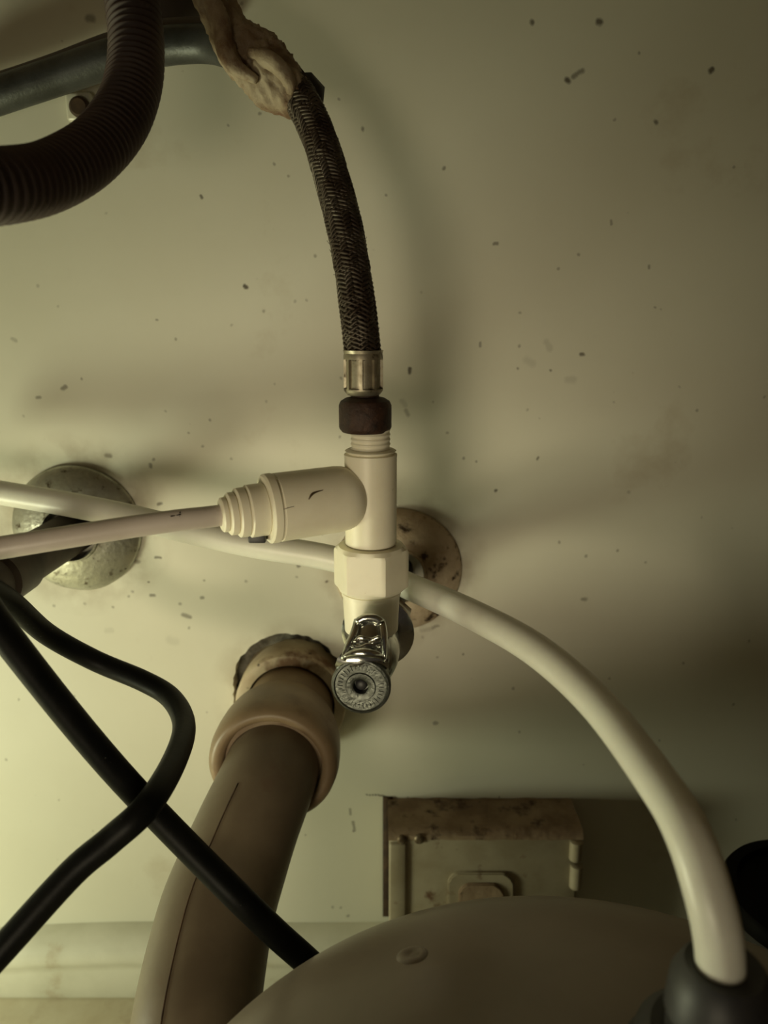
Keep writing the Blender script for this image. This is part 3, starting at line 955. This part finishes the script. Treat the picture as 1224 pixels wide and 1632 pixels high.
# grey bracket strap above the hoses, partly behind the tape
sp = [(at(238, -90, .004)), (at(345, -90, .004))]
def strap():
    pts = [(246, -110), (330, -110), (352, 0), (352, 46), (345, 58), (262, 62), (255, 50), (250, 0)]
    f = [at(x, y, .0075) for (x, y) in pts]
    bk = [Vector((p.x, W - 0.0002, p.z)) for p in f]
    n = len(f)
    F = [tuple(range(n)), tuple(reversed(range(n, 2 * n)))]
    F += [(i, n + i, n + (i + 1) % n, (i + 1) % n) for i in range(n)]
    me = mesh(f + bk, F)
    bm = bmesh.new(); bm.from_mesh(me)
    bmesh.ops.recalc_face_normals(bm, faces=bm.faces)
    bmesh.ops.bevel(bm, geom=list(bm.edges), offset=0.0012, segments=2, affect='EDGES')
    bm.to_mesh(me); bm.free()
    return auto_sharp(me, 40)
o = link('wall_bracket', strap(), M_greydark)
recentre(o, at(300, 40, .0))
o['label'] = 'dull grey-brown bracket plate on the wall between ribbed hose and tape'
o['category'] = 'bracket'
# small pale clip with a dark hole peeking out inside the bend of the ribbed hose
cl = thing('wall_clip', 'small pale wall clip with dark hole inside the bend of the ribbed hose', 'clip', at(128, 170, 0))
link('plate', box(at(112, 196, 0) + Vector((0, -0.004, 0)), at(150, 150, 0), 0.0012), M_trim, cl)
link('plug', lathe([(0, 0.0042), (0.0058, 0.0040), (0.0066, 0.0030)], at(134, 176, 0), (0, -1, 0), n=24), M_rustgap, cl)

# ------------------------------------------------------------------ metal box on the wall
PB = 0.0265
bl, br = at(620, 1272, 0).x, at(908, 1272, 0).x
btop = at(700, 1272, 0).z
bx = thing('junction_box', 'shallow cream painted metal box with dirty brown top ledge low on the wall', 'box', ((bl + br) / 2, W, 0.03))
zb_bot = 0.045
link('body', box((bl, W - PB, zb_bot), (br, W + 0.0, btop - 0.0016), 0.0022, 3), M_boxpaint, bx)
def ledge():
    n, m_ = 40, 10
    V, F = [], []
    for i in range(n + 1):
        for j in range(m_ + 1):
            x = bl - 0.0005 + (br - bl + 0.001) * i / n; y = W - (PB + 0.0006) * j / m_
            z = btop + 0.0007 * noise.noise((x * 130, y * 130, 2)) - (0.0022 if j == m_ else 0)
            V.append((x, y, z))
    for i in range(n):
        for j in range(m_):
            a = i * (m_ + 1) + j
            F.append((a, a + 1, a + m_ + 2, a + m_ + 1))
    me = mesh(V, F)
    bm = bmesh.new(); bm.from_mesh(me)
    bmesh.ops.recalc_face_normals(bm, faces=bm.faces)
    ext = bmesh.ops.extrude_face_region(bm, geom=list(bm.faces))
    for g in ext['geom']:
        if isinstance(g, bmesh.types.BMVert):
            g.co.z -= 0.0022
    bmesh.ops.recalc_face_normals(bm, faces=bm.faces)
    bm.to_mesh(me); bm.free()
    return auto_sharp(me, 50)
link('top_ledge', ledge(), M_boxdirt, bx)
link('rusty_gap_strip', box((bl - 0.0032, W - 0.0010, zb_bot), (bl + 0.002, W - 0.0001, btop + 0.001)), M_rustgap, bx)  # thin dark strip coloured in for the shaded, rusty gap beside the box
link('side_fold', box((bl - 0.0002, W - PB - 0.0016, zb_bot), (bl + 0.0085, W - PB + 0.004, btop - 0.006), 0.0012), M_boxpaint, bx)
# hinge knuckles on the right edge
for (ya, yb) in ((1338, 1368), (1376, 1412)):
    za, zb = at(915, ya, PB).z, at(915, yb, PB).z
    link('hinge_knuckle', lathe([(0, 0.0022), (0.0004, 0.0030), (za - zb - 0.0004, 0.0030), (za - zb, 0.0022)], (at(916, yb, PB).x, W - PB - 0.0008, zb), (0, 0, 1), n=20), M_boxpaint, bx)
# raised arched cover on the front
def arch(x0, x1, y0, y1, d, off):
    pts = [(x0, y1), (x0, y0 + 14), (x0 + 4, y0 + 6), (x0 + 14, y0), (x1 - 16, y0), (x1 - 6, y0 + 7), (x1, y0 + 16), (x1, y1)]
    f = [at(x, y, PB) + Vector((0, -d, 0)) for (x, y) in pts]
    bk = [at(x, y, PB) + Vector((0, 0.001, 0)) for (x, y) in pts]
    n = len(f)
    F = [tuple(range(n)), tuple(reversed(range(n, 2 * n)))] + [(i, n + i, n + (i + 1) % n, (i + 1) % n) for i in range(n)]
    me = mesh(f + bk, F)
    bm = bmesh.new(); bm.from_mesh(me)
    bmesh.ops.recalc_face_normals(bm, faces=bm.faces)
    bmesh.ops.bevel(bm, geom=list(bm.edges), offset=0.0006, segments=2, affect='EDGES')
    bm.to_mesh(me); bm.free()
    return auto_sharp(me, 40)
cov = link('arched_rim', arch(714, 818, 1388, 1560, 0.0020, 0), M_boxpaint, bx)
link('arched_panel', arch(730, 802, 1402, 1560, 0.0034, 0), M_boxdirt, cov)
for (px, py) in ((641, 1337), (668, 1336)):
    link('screw', lathe([(0, 0.0026), (0.0012, 0.0024), (0.0017, 0.0012), (0.0017, 0.0002)], at(px, py, PB), (0, -1, 0), n=20, ang=60), M_screw, bx)

# ------------------------------------------------------------------ black canister at the right edge
cb = at(1300, 1430, .075)
can = thing('black_canister', 'black round canister with raised rim at the right edge behind the tank', 'canister', (cb.x, cb.y, 0))
RC = 0.0345
zt = at(1300, 1425, .075).z
link('body', lathe([(0.001, RC - 0.003), (0.004, RC), (zt - 0.012, RC), (zt - 0.006, RC - 0.001), (zt - 0.0055, RC - 0.004)], (cb.x, cb.y, 0), (0, 0, 1), n=64), M_valve_black, can)
link('rim', lathe([(zt - 0.008, RC - 0.001), (zt - 0.0075, RC + 0.0018), (zt - 0.002, RC + 0.0018), (zt, RC + 0.0006), (zt, RC - 0.004), (zt - 0.003, RC - 0.005), (zt - 0.004, 0.001)], (cb.x, cb.y, 0), (0, 0, 1), n=64), M_black, can)

for o_ in bpy.data.objects:
    if '_origin' in o_:
        del o_['_origin']
